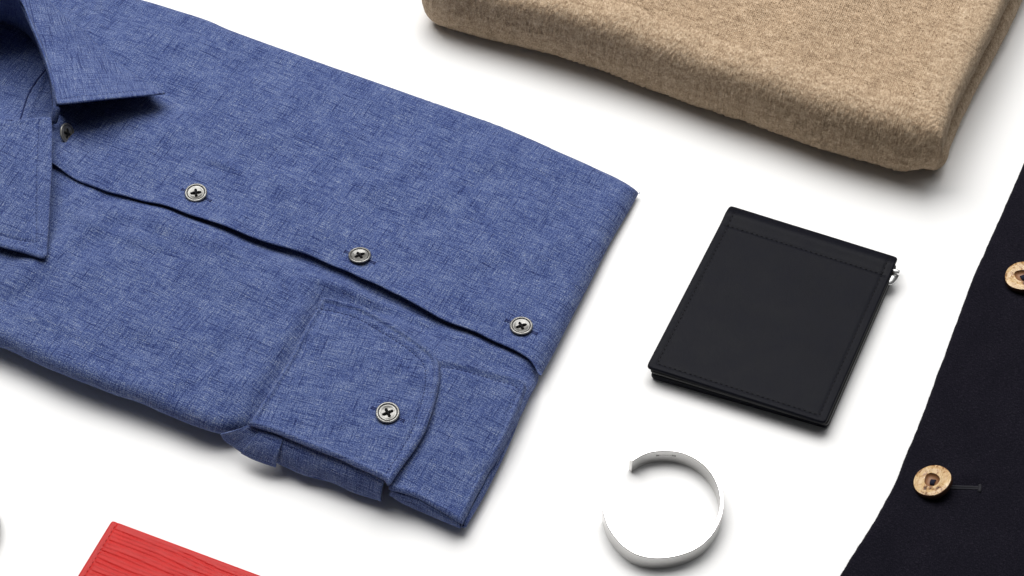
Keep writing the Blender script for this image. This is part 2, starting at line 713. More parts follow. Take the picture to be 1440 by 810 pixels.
# ================================================================== the folded shirt
shirt = empty('folded_shirt', (0, 0, 0), 'blue chambray button-up shirt folded flat with its cuff laid across the front', 'shirt')
ES = unit((P(871, 241, 15)-P(336, 49, 15))[:2])                 # along the placket
ET = np.array([-ES[1], ES[0]])                                  # towards the back of the table

top_edge_px = [(193, 0), (233, 12), (293, 31), (336, 49), (433, 83), (540, 119), (637, 151), (710, 175), (793, 209), (871, 242), (901, 260)]
right_edge_px = [(901, 260), (886, 289), (859, 337), (830, 396), (800, 455), (778, 499), (761, 529)]
placket_px = [(73, 240), (105, 255), (140, 269), (180, 280), (220, 292), (259, 307), (316, 327), (375, 346), (427, 360), (466, 377),
              (505, 396), (532, 408), (574, 429), (616, 451), (658, 467), (689, 480), (731, 499), (750, 513), (761, 529)]

base_ctrl = [(0, 460, 20.5), (144, 540, 20), (300, 600, 19), (640, 720, 13.5), (830, 390, 11.5), (880, 290, 10.5), (540, 125, 14), (300, 40, 17), (0, 250, 21), (400, 350, 19), (620, 330, 16.5)]
base0 = zfit(base_ctrl, 6)


def base(x, y):
    k = sstep(0, 28, d_line(x, y, sil_line))
    return base0(x, y)+(1.15*wav(x, y, 3, 30, 80)+0.26*wav(x, y, 5, 12, 26))*k


top_edge = catmull(PL(top_edge_px, 11.0))
right_edge = catmull(PL(right_edge_px, 7.0))
placket = catmull(PL([(a, b, 20-7*(a/761)) for a, b in placket_px]))
sil_line = np.vstack([top_edge[:, :2], right_edge[:, :2]])
low_edge_px = [(308, 609), (279, 602), (250, 590), (218, 577), (180, 563), (144, 551), (112, 539), (80, 526), (42, 508), (0, 489), (-60, 466), (-200, 412)]
low_edge = catmull(PL(low_edge_px, 11.5))


def edge_drop(x, y, R=9.0, H=7.5):
    d = d_line(x, y, sil_line)
    q = np.clip(d/R, 0, 1)
    return H*(1-np.sqrt(1-(1-q)**2*0.98))


def neck_rise(x, y):
    a, b = P(126, 205, 20), P(76, 195, 24)
    u = (x-a[0])*(b[0]-a[0])+(y-a[1])*(b[1]-a[1])
    u = u/((b[0]-a[0])**2+(b[1]-a[1])**2)
    d = d_line(x, y, np.stack([P(75, 150, 24), P(74, 240, 22)]))
    return 3.0*sstep(0, 1, u)*np.exp(-(d/22)**4)


crease_c = P(312, 236, 18)


def crease(x, y):
    """small crescent crease above the first button, and pulls from the collar"""
    a = np.array(ES)
    u = (x-crease_c[0])*a[0]+(y-crease_c[1])*a[1]
    v = -(x-crease_c[0])*a[1]+(y-crease_c[1])*a[0]
    k = 1.5*np.exp(-(u/11)**2)*np.exp(-((v+0.02*u*u-2)/3.0)**2)-1.0*np.exp(-(u/9)**2)*np.exp(-((v+0.02*u*u+2.5)/2.5)**2)
    return k


lift_s = np.array([0, 60, 120, 200, 330, 380, 430, 480, 560, 620, 680, 720, 761])
lift_h = np.array([0.3, 0.3, 0.5, 0.3, 1.2, 1.0, 0.1, 0.2, 1.1, 1.1, 0.5, 0.4, 0.1])
ps_x = placket[:, 0]
lift_x = PL([(a, 300+a*0.27, 16) for a in lift_s])[:, 0]


def placket_lift(x, y, reach=7.0):
    d = d_line(x, y, placket)
    return np.interp(x, lift_x, lift_h)*np.exp(-(d/reach)**1.5)


# --- body of the folded shirt (with the left front on top)
bodytop = zfit(base_ctrl, 6)
body_right = PL([(757, 533, 7), (742, 570, 6), (718, 618, 6), (692, 664, 7), (655, 705, 8), (640, 716, 9)])
body_low = PL([(600, 700, 10), (545, 676, 11), (450, 640, 11), (360, 606, 11), (330, 606, 11)])
def inset_line(l, c, k):
    l = np.asarray(l)[:, :2]
    t = np.gradient(l, axis=0)
    t /= np.linalg.norm(t, axis=1)[:, None]
    return l+np.stack([t[:, 1], -t[:, 0]], 1)*k
top_in = inset_line(top_edge, None, 2.2)
right_in = inset_line(right_edge, None, 2.2)
neck_px = [(-200, 260, 20), (-60, 215, 20), (40, 205, 20), (78, 190, 20), (84, 150, 20), (60, 70, 20), (30, -40, 20), (90, -85, 18), (150, -28, 15)]
bo = np.vstack([top_in, right_in[2:-2], catmull(body_right)[:, :2], catmull(body_low)[:, :2], low_edge[:, :2], PL(neck_px)[:, :2]])
bo = outline(bo, 1.6, 2.0)
pull_a, pull_b = P(150, 300, 20), P(20, 400, 20)


CREASES = [([(430, 388), (500, 408), (560, 432), (600, 448)], 0.75, 1.8),
           ([(300, 345), (360, 372), (430, 402)], 0.55, 2.6),
           ([(190, 330), (215, 400), (205, 470)], 0.45, 4.0),
           ([(30, 440), (110, 470), (190, 510)], 0.45, 3.2),
           ([(250, 540), (310, 520), (360, 480)], 0.55, 3.0),
           ([(100, 300), (150, 330), (230, 350)], 0.6, 3.0)]
BUTTON_AT = PL([(276, 271, 19), (506, 360, 17), (733, 459, 14)])


def body_top(x, y):
    z = base(x, y)
    d = d_line(x, y, placket)
    side = (x-placket[0, 0])*(-ES[1])+(y-placket[0, 1])*ES[0]
    z = z-0.7*np.exp(-(d/5.0)**2)+0.5*np.exp(-((d-11)/5.0)**2)
    # under the right front the body stays low
    up = sstep(0, 8, side-0.0)
    z = z-2.6*up-edge_drop(x, y, 9, 6)*0.6
    # soft pull lines running down from the collar point
    l = np.stack([pull_a, pull_b])
    dl = d_line(x, y, l)
    z = z+1.4*np.exp(-(dl/6.5)**2)-0.8*np.exp(-((dl-11)/5.0)**2)
    z = z-3.0*np.exp(-(d_line(x, y, PL([(500, 412, 19), (570, 442, 18), (640, 482, 17), (700, 508, 16), (750, 524, 14)]))/6.5)**2)
    # along the cuff the cloth sinks
    z = z-3.4*np.exp(-(d_line(x, y, PL([(520, 432, 19), (455, 414, 19)]))/7.0)**2)-4.7*np.exp(-(d_line(x, y, PL([(452, 424, 19), (354, 590, 19)]))/5.0)**2)
    for pts, amp, wd in CREASES:
        dl = d_line(x, y, catmull(PL(pts, 18)))
        z = z+amp*(np.exp(-(dl/wd)**2)-0.6*np.exp(-((dl-2.2*wd)/(1.3*wd))**2))
    return z+neck_rise(x, y)*0.5


def body_t(x, y):
    return np.clip(base0(x, y)*0.62, 6.5, 12.5)


body = slab('body', bo, body_top, body_t, 6.0, CLOTH, shirt, 1.7, ES)
# --- the folded-under part the shirt rests on
fo = outline(PL([(250, 70, 8), (830, 285, 8), (720, 520, 8), (600, 655, 8), (360, 570, 8), (120, 485, 8), (-180, 380, 8), (-180, 300, 8), (60, 240, 8), (110, 120, 8)]), 3, 6)
slab('folded_back', fo, lambda x, y: np.full(np.shape(x), 9.5), 9.3, 3.5, CLOTH, shirt, 5, ES)

# --- right front: the panel with the buttons
rf_left = [(73, 240, 20), (70, 205, 22), (76, 160, 24), (70, 110, 24), (52, 60, 23), (30, 0, 21), (5, -80, 20), (60, -110, 17), (110, -52, 14)]
rf = np.vstack([placket[::-1][:, :2][::-1][::-1], PL(rf_left)[1:, :2], top_edge[:, :2], right_edge[1:-1, :2]])
rf = outline(rf, 1.3, 0.8)


sl = PL([(118, -28, 21), (105, 0, 21), (86, 29, 21)])
sl2 = PL([(134, -12, 20), (124, 18, 20), (108, 44, 20)])


def rf_top(x, y):
    z = base(x, y)+1.0+placket_lift(x, y)-edge_drop(x, y)+neck_rise(x, y)+crease(x, y)
    for b in BUTTON_AT:                                        # the cloth is drawn in round each button
        rx, ry = x-b[0], y-b[1]
        r2 = rx*rx+ry*ry
        an = np.arctan2(ry, rx)
        z = z-0.8*np.exp(-r2/60.0)+0.25*np.cos(3*an+b[0])*np.exp(-((np.sqrt(r2)-9.5)/4.0)**2)
    z = z-0.9*np.exp(-(d_line(x, y, sl)/0.9)**2)              # shoulder seam
    z = z-1.6*np.exp(-(d_line(x, y, sl2)/3.6)**2)+0.8*np.exp(-((d_line(x, y, sl2)-8)/4.0)**2)
    return z


right_front = slab('front_panel', rf, rf_top, 1.3, 0.7, CLOTH, shirt, 1.4, ES)

# --- yoke seen through the neck opening
yseam = catmull(PL([(74, 84, 8.5), (64, 98, 8.5), (50, 113, 9), (36, 132, 11), (24, 150, 18), (14, 168, 28)]))
def yoke_step(x, y):
    """the yoke is lapped over the front along the seam"""
    d = d_line(x, y, yseam)
    a, b = yseam[0], yseam[-1]
    side = (b[0]-a[0])*(y-a[1])-(b[1]-a[1])*(x-a[0])
    k = sstep(-0.5, 0.5, np.where(side > 0, d, -d))
    return -2.6*k*np.exp(-np.maximum(d-3, 0)/9.0)+0.5*np.exp(-((d-1.5)/1.0)**2)*(1-k)


yo = outline(PL([(-220, -60, 9), (60, -60, 9), (92, 60, 9), (86, 150, 9), (80, 214, 9), (-220, 248, 9)]), 2.5, 3)
slab('back_yoke', yo, lambda x, y: 8.0+0.9*wav(x, y, 21, 25, 60)+27*np.exp(-(d_line(x, y, PL([(-220, 192, 36), (95, 163, 36)]))/15.0)**2)+yoke_step(x, y), 3, 1.5, CLOTH, shirt, 0.9, -ET)

sm = yseam[2:-1].copy()
sm[:, 2] = 0
yz = lambda x, y: 8.0+0.9*wav(x, y, 21, 25, 60)+27*np.exp(-(d_line(x, y, PL([(-220, 192, 36), (95, 163, 36)]))/15.0)**2)
sm[:, 2] = yz(sm[:, 0], sm[:, 1])+0.15
link('yoke_seam', mesh_from('yoke_seam', *tube(sm, 0.42, 7)), BLUETHREAD, shirt)

# --- collar band (inside of the neck); its unseen back is raised to shade the yoke
patch('collar_band', PL([(-120, -12, 58), (-14, -12, 57), (25, -6, 48), (46, 38, 44), (64, 82, 41.5), (74, 118, 39.5), (80, 148, 37)]),
      PL([(-120, 26, 8), (-20, 28, 8), (28, 40, 8), (53, 66, 8.5), (66, 98, 9.5), (73, 128, 13), (76, 156, 22)]), CLOTH, shirt, 60, 14, -1.5, 1.0)
patch('collar_band', PL([(76, 147, 36), (81, 150, 36.5), (86, 153, 36)]), PL([(72, 168, 30), (75, 174, 28), (80, 172, 28)]), CLOTH, shirt, 10, 6, 0.3, 0.9)


# --- collar leaves
def leaf(px, ctrl, stitch_px, t=1.7, sag=0.0, ex=ES, seed=1, sig=0.7):
    zf0 = zfit(ctrl, 4)
    out = outline(PL(px), 1.0, sig)
    st = PL(stitch_px)
    def zf(x, y):
        z = zf0(x, y)+0.25*wav(x, y, seed, 12, 40)
        d = d_line(x, y, st)
        z = z-0.65*np.exp(-(d/0.65)**2)+0.45*np.exp(-((d_closed(x, y, out)-1.7)/1.1)**2)
        return z
    o = slab('collar_leaf', out, zf, t, 0.9, CLOTH, shirt, 0.55, ex)
    V, F = stitches(resample(st, 1, False), 2.1, 1.55, 0.22, lambda x, y: zf(x, y), 0.14, 0.02)
    s = link('stitching', mesh_from('stitching', V, F), BLUETHREAD, o)
    s['kind'] = 'stuff'
    return o


ur = [(-10, -75, 46), (5, -40, 46), (28, 0, 46), (46, 40, 44.5), (63, 82, 42), (73, 112, 40.5), (78, 140, 41), (82, 152, 41),
      (110, 149, 40), (160, 143, 37.5), (215, 135, 33), (233, 127, 31.5), (212, 115, 27), (190, 101, 25), (155, 73, 23), (120, 46, 23), (85, 27, 23), (66, 13, 23), (50, 0, 23), (20, -40, 23), (5, -70, 24)]
leaf(ur, [(28, 0, 46), (63, 82, 42), (82, 152, 41), (160, 143, 37.5), (233, 127, 31.5), (190, 101, 25.5), (120, 46, 23), (85, 27, 23)],
     [(84, 140.5, 41), (110, 137.5, 39.5), (160, 132, 36.3), (206, 124.5, 31.5)], ex=(P(63, 82, 34)-P(82, 152, 32))[:2], seed=4)
ll = [(-150, 185, 36), (0, 170, 37), (40, 166, 37), (72, 163, 37), (73.5, 180, 36), (73, 240, 32.5), (70, 300, 29.5), (66, 361, 27), (58, 363, 27), (30, 353, 27.5), (0, 345, 28), (-60, 325, 28), (-150, 300, 28)]
leaf(ll, [(0, 170, 37), (72, 163, 37), (73, 240, 32.5), (66, 361, 27), (0, 345, 28), (-150, 300, 28)],
     [(55, 165.5, 37), (53, 200, 35), (51, 250, 32), (50.5, 300, 29.6), (51, 341, 27.8), (30, 337, 28), (0, 329, 28.4), (-60, 310, 28.4)], ex=ET, seed=8)


# --- cuff
cuff_px = [(453, 418), (478, 422), (513, 433), (549, 453), (580, 473), (603, 490), (614, 501), (618, 512), (618.5, 533), (613, 560), (602, 596), (589, 622), (567, 653), (547, 681),
           (540, 674), (513, 661), (478, 645), (433, 627), (389, 609), (351, 597), (352, 591), (389, 533), (424, 471), (448, 424)]
cuff_ctrl = [(453, 418, 22.4), (549, 453, 22.0), (618, 512, 21.4), (602, 596, 21.4), (547, 681, 21.5), (433, 627, 22.2), (351, 597, 22.6), (400, 515, 22.6)]
cuff0 = zfit(cuff_ctrl, 4)
def zl(pts, f, it=4):
    """pixel points dropped onto a height surface"""
    out = []
    for a, b in pts:
        z = 18.0
        for _ in range(it):
            q = P(a, b, z)
            z = float(np.ravel(f(np.array([q[0]]), np.array([q[1]])))[0])
        out.append(P(a, b, z))
    return np.array(out)


cuff_out = outline(catmull(zl(cuff_px, cuff0), True, 6), 1.0, 0.5)
cuff_st = catmull(zl([(443, 433), (470, 437), (505, 448), (540, 468), (572, 489), (592, 506), (598, 520), (598, 540), (592, 566), (582, 598), (572, 618), (556, 645), (541, 668)], cuff0))
cuff_st2 = catmull(zl([(360, 592), (395, 602), (440, 619), (485, 637), (520, 652), (538, 664)], cuff0))


def cuff_top(x, y):
    d = d_line(x, y, cuff_st)
    z = cuff0(x, y)+0.3*wav(x, y, 31, 16, 45)+0.10*wav(x, y, 33, 6, 12)+0.22*wav(x, y, 35, 4, 8)*np.exp(-(d/3.5)**2)
    z = z-0.65*np.exp(-(d/1.1)**2)-0.35*np.exp(-((d-4.0)/2.2)**2)+1.25*np.exp(-((d_closed(x, y, cuff_out)-1.7)/1.1)**2)
    return z-0.25*np.exp(-(d_line(x, y, cuff_st2)/0.7)**2)


cuff = slab('cuff', cuff_out, cuff_top, 1.9, 1.0, CLOTH, shirt, 0.55, (ES[0]+0.10, ES[1]+0.16))
V, F = join([stitches(resample(cuff_st, 1, False), 2.1, 1.5, 0.23, cuff_top, 0.16, 0.02)])
o = link('stitching', mesh_from('stitching', V, F), BLUETHREAD, cuff)
o['kind'] = 'stuff'

# --- under cuff (right of the overlap)
uc_px = [(585, 490), (618, 503), (638, 506), (682, 517), (718, 526), (736, 532), (741, 541), (728, 578), (710, 618), (688, 658), (666, 700), (649, 734), (623, 719), (588, 699), (563, 691), (545, 687), (560, 640), (590, 590), (600, 540)]
uc_ctrl = [(618, 503, 19), (682, 517, 17.6), (741, 541, 15.2), (710, 618, 14), (649, 734, 12.5), (588, 699, 15.5), (545, 687, 16.5), (600, 580, 18.7)]
uc0 = zfit(uc_ctrl, 4)
uc_out = outline(zl(uc_px, uc0), 1.0, 1.0)
uc_st = catmull(zl([(615, 515), (640, 518), (682, 529), (715, 538), (727, 543), (728, 550), (714, 582), (697, 620), (675, 660)], uc0))
def uc_top(x, y):
    z = uc0(x, y)+0.35*wav(x, y, 41, 18, 50)-0.75*np.exp(-(d_line(x, y, uc_st)/0.8)**2)+0.8*np.exp(-((d_closed(x, y, uc_out)-1.7)/1.1)**2)
    q = np.clip(d_line(x, y, catmull(zl([(741, 541), (728, 578), (710, 618), (688, 658), (666, 700), (649, 734)], uc0)))/6, 0, 1)
    return z-2.6*(1-np.sqrt(1-(1-q)**2*0.98))
ucuff = slab('under_cuff', uc_out, uc_top, 2.2, 1.1, CLOTH, shirt, 0.6, ES)
V, F = stitches(resample(uc_st[:70], 1, False), 2.1, 1.5, 0.23, uc_top, 0.16, 0.02)
o = link('stitching', mesh_from('stitching', V, F), BLUETHREAD, ucuff)
o['kind'] = 'stuff'

# --- the sleeve gathered into the cuff and turned under
def pl_disp(seed, amp):
    r = np.random.default_rng(seed)
    k = [(r.uniform(2, 7), r.random()*6, r.uniform(0.3, 1)) for _ in range(4)]
    return lambda s, t: amp*math.sin(math.pi*min(1, t*0.9+0.1))*sum(c*np.sin(a*s*3+b+t*1.5) for a, b, c in k)/2
sleeve = patch('sleeve', PL([(386, 608, 19.5), (433, 626.5, 19.3), (478, 644.5, 19), (513, 660, 18.8), (541, 675, 18.6)]),
               PL([(384, 648, 8), (404, 656, 7.5), (426, 667, 7), (448, 671, 7), (470, 679, 6.5), (500, 693, 6), (536, 704, 6)]), CLOTH, shirt, 60, 14, 2.0, 0.9, pl_disp(2, 0.7))
patch('pleat', PL([(350, 597, 20), (356, 596.5, 20.4), (374, 604, 19.8)]), PL([(310, 610, 14), (316, 619, 11.5), (327, 627, 9.5), (341, 637, 9)]), CLOTH, sleeve, 24, 14, 1.4, 0.8)
patch('pleat', PL([(370, 602, 20), (385, 608, 19.9), (400, 614, 19.6)]), PL([(339, 637, 9.2), (359, 647, 8.6), (388, 657, 8.4)]), CLOTH, sleeve, 24, 14, 2.0, 0.8)
patch('sleeve_turning', PL([(384, 648, 8), (426, 667, 7), (470, 679, 6.5), (500, 693, 6), (536, 704, 6)]), PL([(384, 610, 4), (426, 628, 4), (470, 645, 4), (536, 668, 4)]), CLOTH, sleeve, 30, 6, 0, 0.9)
us = patch('sleeve', PL([(550, 689, 14), (563, 693, 14), (588, 700.5, 13.5), (623, 720, 11.5), (646, 733, 10)]),
           PL([(549, 695, 8), (566, 707, 6.5), (602, 723, 5.5), (630, 735, 5.5), (648, 742, 6)]), CLOTH, shirt, 40, 10, 0.9, 0.9, pl_disp(5, 0.25))
patch('sleeve_turning', PL([(549, 695, 8), (566, 707, 6.5), (602, 723, 5.5), (630, 735, 5.5), (648, 742, 6)]), PL([(560, 670, 4), (602, 680, 4), (640, 690, 4), (655, 700, 4)]), CLOTH, us, 24, 5, 0, 0.9)
patch('sleeve_fold', PL([(737, 545, 9.5), (722, 590, 9), (700, 640, 8.5), (672, 695, 8), (651, 735, 8)]),
      PL([(738, 556, 5), (722, 603, 4), (703, 648, 3.5), (674, 705, 3.5), (650, 741, 4.5)]), CLOTH, us, 40, 8, 1.5, 0.9)

# --- buttons and buttonholes
def facing(q, tilt, ang):
    """a direction tilted away from the line of sight: ang degrees clockwise from picture-up"""
    v = unit(CAM-np.asarray(q, float))
    r = unit(np.cross(np.array([0, 0, 1.0]), v))
    u = np.cross(v, r)
    t, a = math.radians(tilt), math.radians(ang)
    return math.cos(t)*v+math.sin(t)*(math.sin(a)*r+math.cos(a)*u)


def surf_normal(f, x, y, h=2.5):
    X = np.array([x+h, x-h, x, x]); Y = np.array([y, y, y+h, y-h])
    z = f(X, Y)
    return np.array([-(z[0]-z[1])/(2*h), -(z[2]-z[3])/(2*h), 1.0])


def add_button(px, py, f, tilt=0.0, spin=0.3, hole=True, dirv=ES, size=1.0, roll=0.0):
    q = zl([(px, py+3)], f)[0]
    nrm = np.array([math.sin(math.radians(roll)), -math.sin(math.radians(tilt)), 1.0])
    b = shirt_button(q+np.array([0, 0, 0.15]), nrm, spin, shirt, size)
    if hole:
        d = np.array([dirv[0], dirv[1]])
        pr = np.array([-d[1], d[0]])
        parts = []
        L = 8.4
        for sg in (-1, 1):
            line = []
            for t in np.linspace(-L, L, 15):
                xy = q[:2]+d*t+pr*(0.42*sg)
                line.append((*xy, float(f(xy[:1], xy[1:])[0])-0.05))
            parts.append(tube(line, 0.33, 6))
        for e in (-L, L):
            line = []
            for t in np.linspace(-0.95, 0.95, 4):
                xy = q[:2]+d*e+pr*t
                line.append((*xy, float(f(xy[:1], xy[1:])[0])))
            parts.append(tube(line, 0.36, 6))
        link('buttonhole', mesh_from('buttonhole', *join(parts)), BLUETHREAD, shirt)
    return b


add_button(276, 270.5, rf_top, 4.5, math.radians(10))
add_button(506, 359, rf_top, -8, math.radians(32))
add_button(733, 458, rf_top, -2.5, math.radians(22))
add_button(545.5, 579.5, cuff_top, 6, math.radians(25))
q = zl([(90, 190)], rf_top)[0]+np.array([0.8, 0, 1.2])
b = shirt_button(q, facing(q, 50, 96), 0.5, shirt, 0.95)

# ================================================================== the folded sweater
def refine(o, levels, keep, disp, relax=4):
    """split the faces of a slab that keep() picks into four, 'levels' times, then push the points out by disp(uv, normal)"""
    me = o.data
    n = len(me.vertices)
    co = np.empty(n*3); me.vertices.foreach_get('co', co); co = co.reshape(-1, 3)/MM
    m = len(me.polygons)
    tri = np.empty(m*3, np.int32); me.polygons.foreach_get('vertices', tri); tri = tri.reshape(-1, 3).astype(np.int64)
    luv = np.empty(m*6); me.uv_layers[0].data.foreach_get('uv', luv)
    uv = np.zeros((n, 2)); uv[tri.ravel()] = luv.reshape(-1, 2)
    e = np.vstack([tri[:, [0, 1]], tri[:, [1, 2]], tri[:, [2, 0]]])
    deg = np.bincount(e[:, 0], minlength=n)
    for _ in range(relax):                            # knitwear has no hard corners
        for arr in (co, uv):
            for q in range(arr.shape[1]):
                av = np.bincount(e[:, 0], arr[e[:, 1], q], n)/np.maximum(deg, 1)
                arr[:, q] += 0.6*(av-arr[:, q])
    k = keep(co[tri].mean(1))
    rest, tri = tri[~k], tri[k]
    for _ in range(levels):
        e = np.sort(np.vstack([tri[:, [0, 1]], tri[:, [1, 2]], tri[:, [2, 0]]]), 1)
        key = e[:, 0]*len(co)+e[:, 1]
        uq, first, inv = np.unique(key, return_index=True, return_inverse=True)
        ee = e[first]
        mid = inv+len(co)
        co = np.vstack([co, (co[ee[:, 0]]+co[ee[:, 1]])/2])
        uv = np.vstack([uv, (uv[ee[:, 0]]+uv[ee[:, 1]])/2])
        t = len(tri)
        a, b, c = mid[:t], mid[t:2*t], mid[2*t:]
        tri = np.vstack([np.c_[tri[:, 0], a, c], np.c_[a, tri[:, 1], b], np.c_[c, b, tri[:, 2]], np.c_[a, b, c]])
    nv = np.zeros_like(co)
    fn = np.cross(co[tri[:, 1]]-co[tri[:, 0]], co[tri[:, 2]]-co[tri[:, 0]])
    for j in range(3):
        for q in range(3):
            nv[:, q] += np.bincount(tri[:, j], fn[:, q], len(co))
    nv /= np.maximum(np.linalg.norm(nv, axis=1), 1e-9)[:, None]
    co = co+nv*disp(uv, co)[:, None]
    mats = list(me.materials)
    nm = mesh_from(o.name, co, np.vstack([tri, rest]), uv)
    for x in mats:
        nm.materials.append(x)
    o.data = nm
    bpy.data.meshes.remove(me)


def knit_height(uv, co):
    """stocking stitch: columns of slanting loops, 1.75 mm wide"""
    u = uv[:, 0]+0.35*wav(uv[:, 0], uv[:, 1], 91, 14, 50)
    v = uv[:, 1]+0.4*wav(uv[:, 0], uv[:, 1], 92, 14, 50)
    W, H = 1.9, 1.5
    tri = np.abs((u/W) % 1-0.5)*2
    ph = v/H-0.75*tri
    leg = np.abs(np.sin(ph*math.pi))**0.7
    wale = np.sin(tri*math.pi)
    col = np.floor(u/W)
    row = np.floor(ph)
    rnd = np.sin(col*12.9898+row*78.233)*43758.5453
    rnd = rnd-np.floor(rnd)
    side = 1-0.8*np.exp(-(d_line(co[:, 0], co[:, 1], side_ln)/9.0)**2)
    side = side*sstep(2, 22, d_line(co[:, 0], co[:, 1], PL([(600, 22, 15), (590, -10, 20), (610, -70, 26)])))
    return (1.15*(0.25+0.75*leg)*(0.05+0.95*wale)*(0.85+0.3*rnd)-0.5)*side


sweater = empty('folded_sweater', (0, 0, 0), 'thick oatmeal beige fuzzy knit sweater folded into a block', 'sweater')
TZ = 45.0
front_px = [(590, -10, 20), (593, 8, 17), (601, 20, 15), (618, 30, 14), (700, 53, 14), (760, 70, 14), (850, 98, 14), (930, 126, 14), (1000, 152, 14), (1080, 179, 14), (1150, 205, 14), (1220, 226, 14),
            (1285, 243, 14), (1314, 245, 15), (1326, 235, 22), (1329, 212, 30), (1341, 170, 34), (1357, 133, 34), (1380, 87, 34), (1402, 43, 34), (1420, 4, 34), (1452, -62, 30), (1478, -110, 30), (1470, -135, 30), (1100, -225, 30), (740, -310, 30), (700, -290, 30), (650, -165, 30), (610, -70, 26)]
so = outline(catmull(PL(front_px), True, 6), 1.6, 1.2)
side_ln = PL([(1322, 250, 30), (1341, 170, 34), (1380, 87, 34), (1452, -62, 34), (1490, -140, 34)])
EK = unit((P(1220, 226, 14)-P(700, 53, 14))[:2])


def sw_top(x, y):
    c = P(1345, 170, 40)
    z = TZ+1.3*wav(x, y, 51, 60, 140)+0.35*wav(x, y, 55, 18, 40)
    return z




def sw_side(x, y):
    d = d_line(x, y, side_ln)
    k = sstep(0, 25, (y-P(1316, 232, 30)[1]))
    return np.exp(-(d/13.0)**4)*k


def sw_t(x, y):
    return (TZ-0.5)*(1-0.50*sw_side(x, y))


sw = slab('body', so, sw_top, sw_t, 21.0, KNIT, sweater, 1.1, EK, power=3.1, rtf=lambda n: 21.0-11*np.exp(-(d_line(n[:, 0], n[:, 1], side_ln)/8.0)**2))
low_px = [(1290, 236, 8), (1322, 238, 9), (1333, 229, 10), (1337, 208, 11), (1354, 168, 11), (1373, 129, 11), (1399, 81, 11), (1418, 46, 11), (1436, 8, 11), (1470, -62, 11), (1500, -130, 11), (1380, -100, 11), (1300, 100, 11)]
lo = outline(PL(low_px), 1.5, 2.2)
lower = slab('lower_fold', lo, lambda x, y: 23+0.8*wav(x, y, 61, 20, 50), 22.5, 9.0, KNIT, sweater, 1.6, EK)


def fuzz_on(o, count, lmin, lmax, wid, mat, name, parent, seed, lean=0.6, cond=None):
    """short curved fibres standing off a mesh surface, as thin ribbons"""
    r = np.random.default_rng(seed)
    me = o.data
    n = len(me.vertices)
    co = np.empty(n*3); me.vertices.foreach_get('co', co); co = co.reshape(-1, 3)/MM
    no = np.empty(n*3); me.vertices.foreach_get('normal', no); no = no.reshape(-1, 3)
    m = len(me.polygons)
    tri = np.empty(m*3, np.int32); me.polygons.foreach_get('vertices', tri); tri = tri.reshape(-1, 3)
    a, b, c = co[tri[:, 0]], co[tri[:, 1]], co[tri[:, 2]]
    ar = np.linalg.norm(np.cross(b-a, c-a), axis=1)
    cen = (a+b+c)/3
    fn = no[tri].mean(1)
    if cond is not None:
        ar = ar*cond(cen, fn)
    f = r.choice(m, count, p=ar/ar.sum())
    u, v = r.random(count), r.random(count)
    k = u+v > 1
    u[k], v[k] = 1-u[k], 1-v[k]
    p = a[f]*(1-u-v)[:, None]+b[f]*u[:, None]+c[f]*v[:, None]
    nn = fn[f]
    L = r.uniform(lmin, lmax, count)*r.uniform(0.5, 1, count)
    rd = r.normal(size=(count, 3))
    rd -= nn*(rd*nn).sum(1)[:, None]
    rd /= np.linalg.norm(rd, axis=1)[:, None]
    rd2 = np.cross(nn, rd)*r.uniform(-0.8, 0.8, count)[:, None]
    K = 4
    V = np.empty((count, K*2, 3))
    side = np.cross(rd, nn)+0.3*r.normal(size=(count, 3))
    side /= np.linalg.norm(side, axis=1)[:, None]
    ln = r.uniform(0.3, 1.0, count)*lean
    for i in range(K):
        t = i/(K-1)
        q = p+nn*(L*(t*(1-ln*0.55*t)))[:, None]*0.75+rd*(L*ln*t)[:, None]+rd2*(L*0.6*t*t)[:, None]-nn*0.15
        wd = wid*(1-0.75*t)
        V[:, 2*i] = q-side*wd
        V[:, 2*i+1] = q+side*wd
    F = []
    basei = (np.arange(count)*K*2)[:, None]
    for i in range(K-1):
        F.append(basei+np.array([2*i, 2*i+1, 2*i+3, 2*i+2])[None])
    F = np.vstack(F)
    fo = link(name, mesh_from(name, V.reshape(-1, 3), F), mat, parent)
    fo['kind'] = 'stuff'
    return fo


ya, yb = P(560, -45, 5), P(1460, -25, 45)
ytop = lambda x: ya[1]+(x-ya[0])/(yb[0]-ya[0])*(yb[1]-ya[1])
refine(sw, 2, lambda c: (c[:, 1] < ytop(c[:, 0])) & ((c[:, 2] > 6) | (d_closed(c[:, 0], c[:, 1], so) < 13)) & (c[:, 0] < P(1440, 100, 30)[0]+6), knit_height)
refine(lower, 2, lambda c: (c[:, 1] < P(1440, -10, 10)[1]) & (c[:, 0] > P(1300, 200, 10)[0]), knit_height)
seen = lambda cen, fn: (((cen[:, 1] < P(900, -30, 40)[1]) & (fn[:, 2] > -0.8)).astype(float))*(0.4+2.0*(fn[:, 2] < 0.6))
fuzz_on(sw, 9000, 1.6, 4.6, 0.026, FUZZ, 'fuzz', sw, 3, 0.85, seen)
fuzz_on(lower, 2500, 1.6, 4.2, 0.028, FUZZ, 'fuzz', lower, 4, 0.8, seen)

# ================================================================== the black leather wallet
wallet = empty('money_clip_wallet', (0, 0, 0), 'slim black leather money clip wallet with stitched edges and a silver spring end', 'wallet')
zt_w = 11.0
TL, TR, BR, BL = P(1027, 286.5, zt_w), P(1264, 361, zt_w), P(1161, 596, zt_w-1), P(908.5, 516, zt_w-1)
WX = unit((TR-TL+BR-BL)[:2])
WY = np.array([-WX[1], WX[0]])


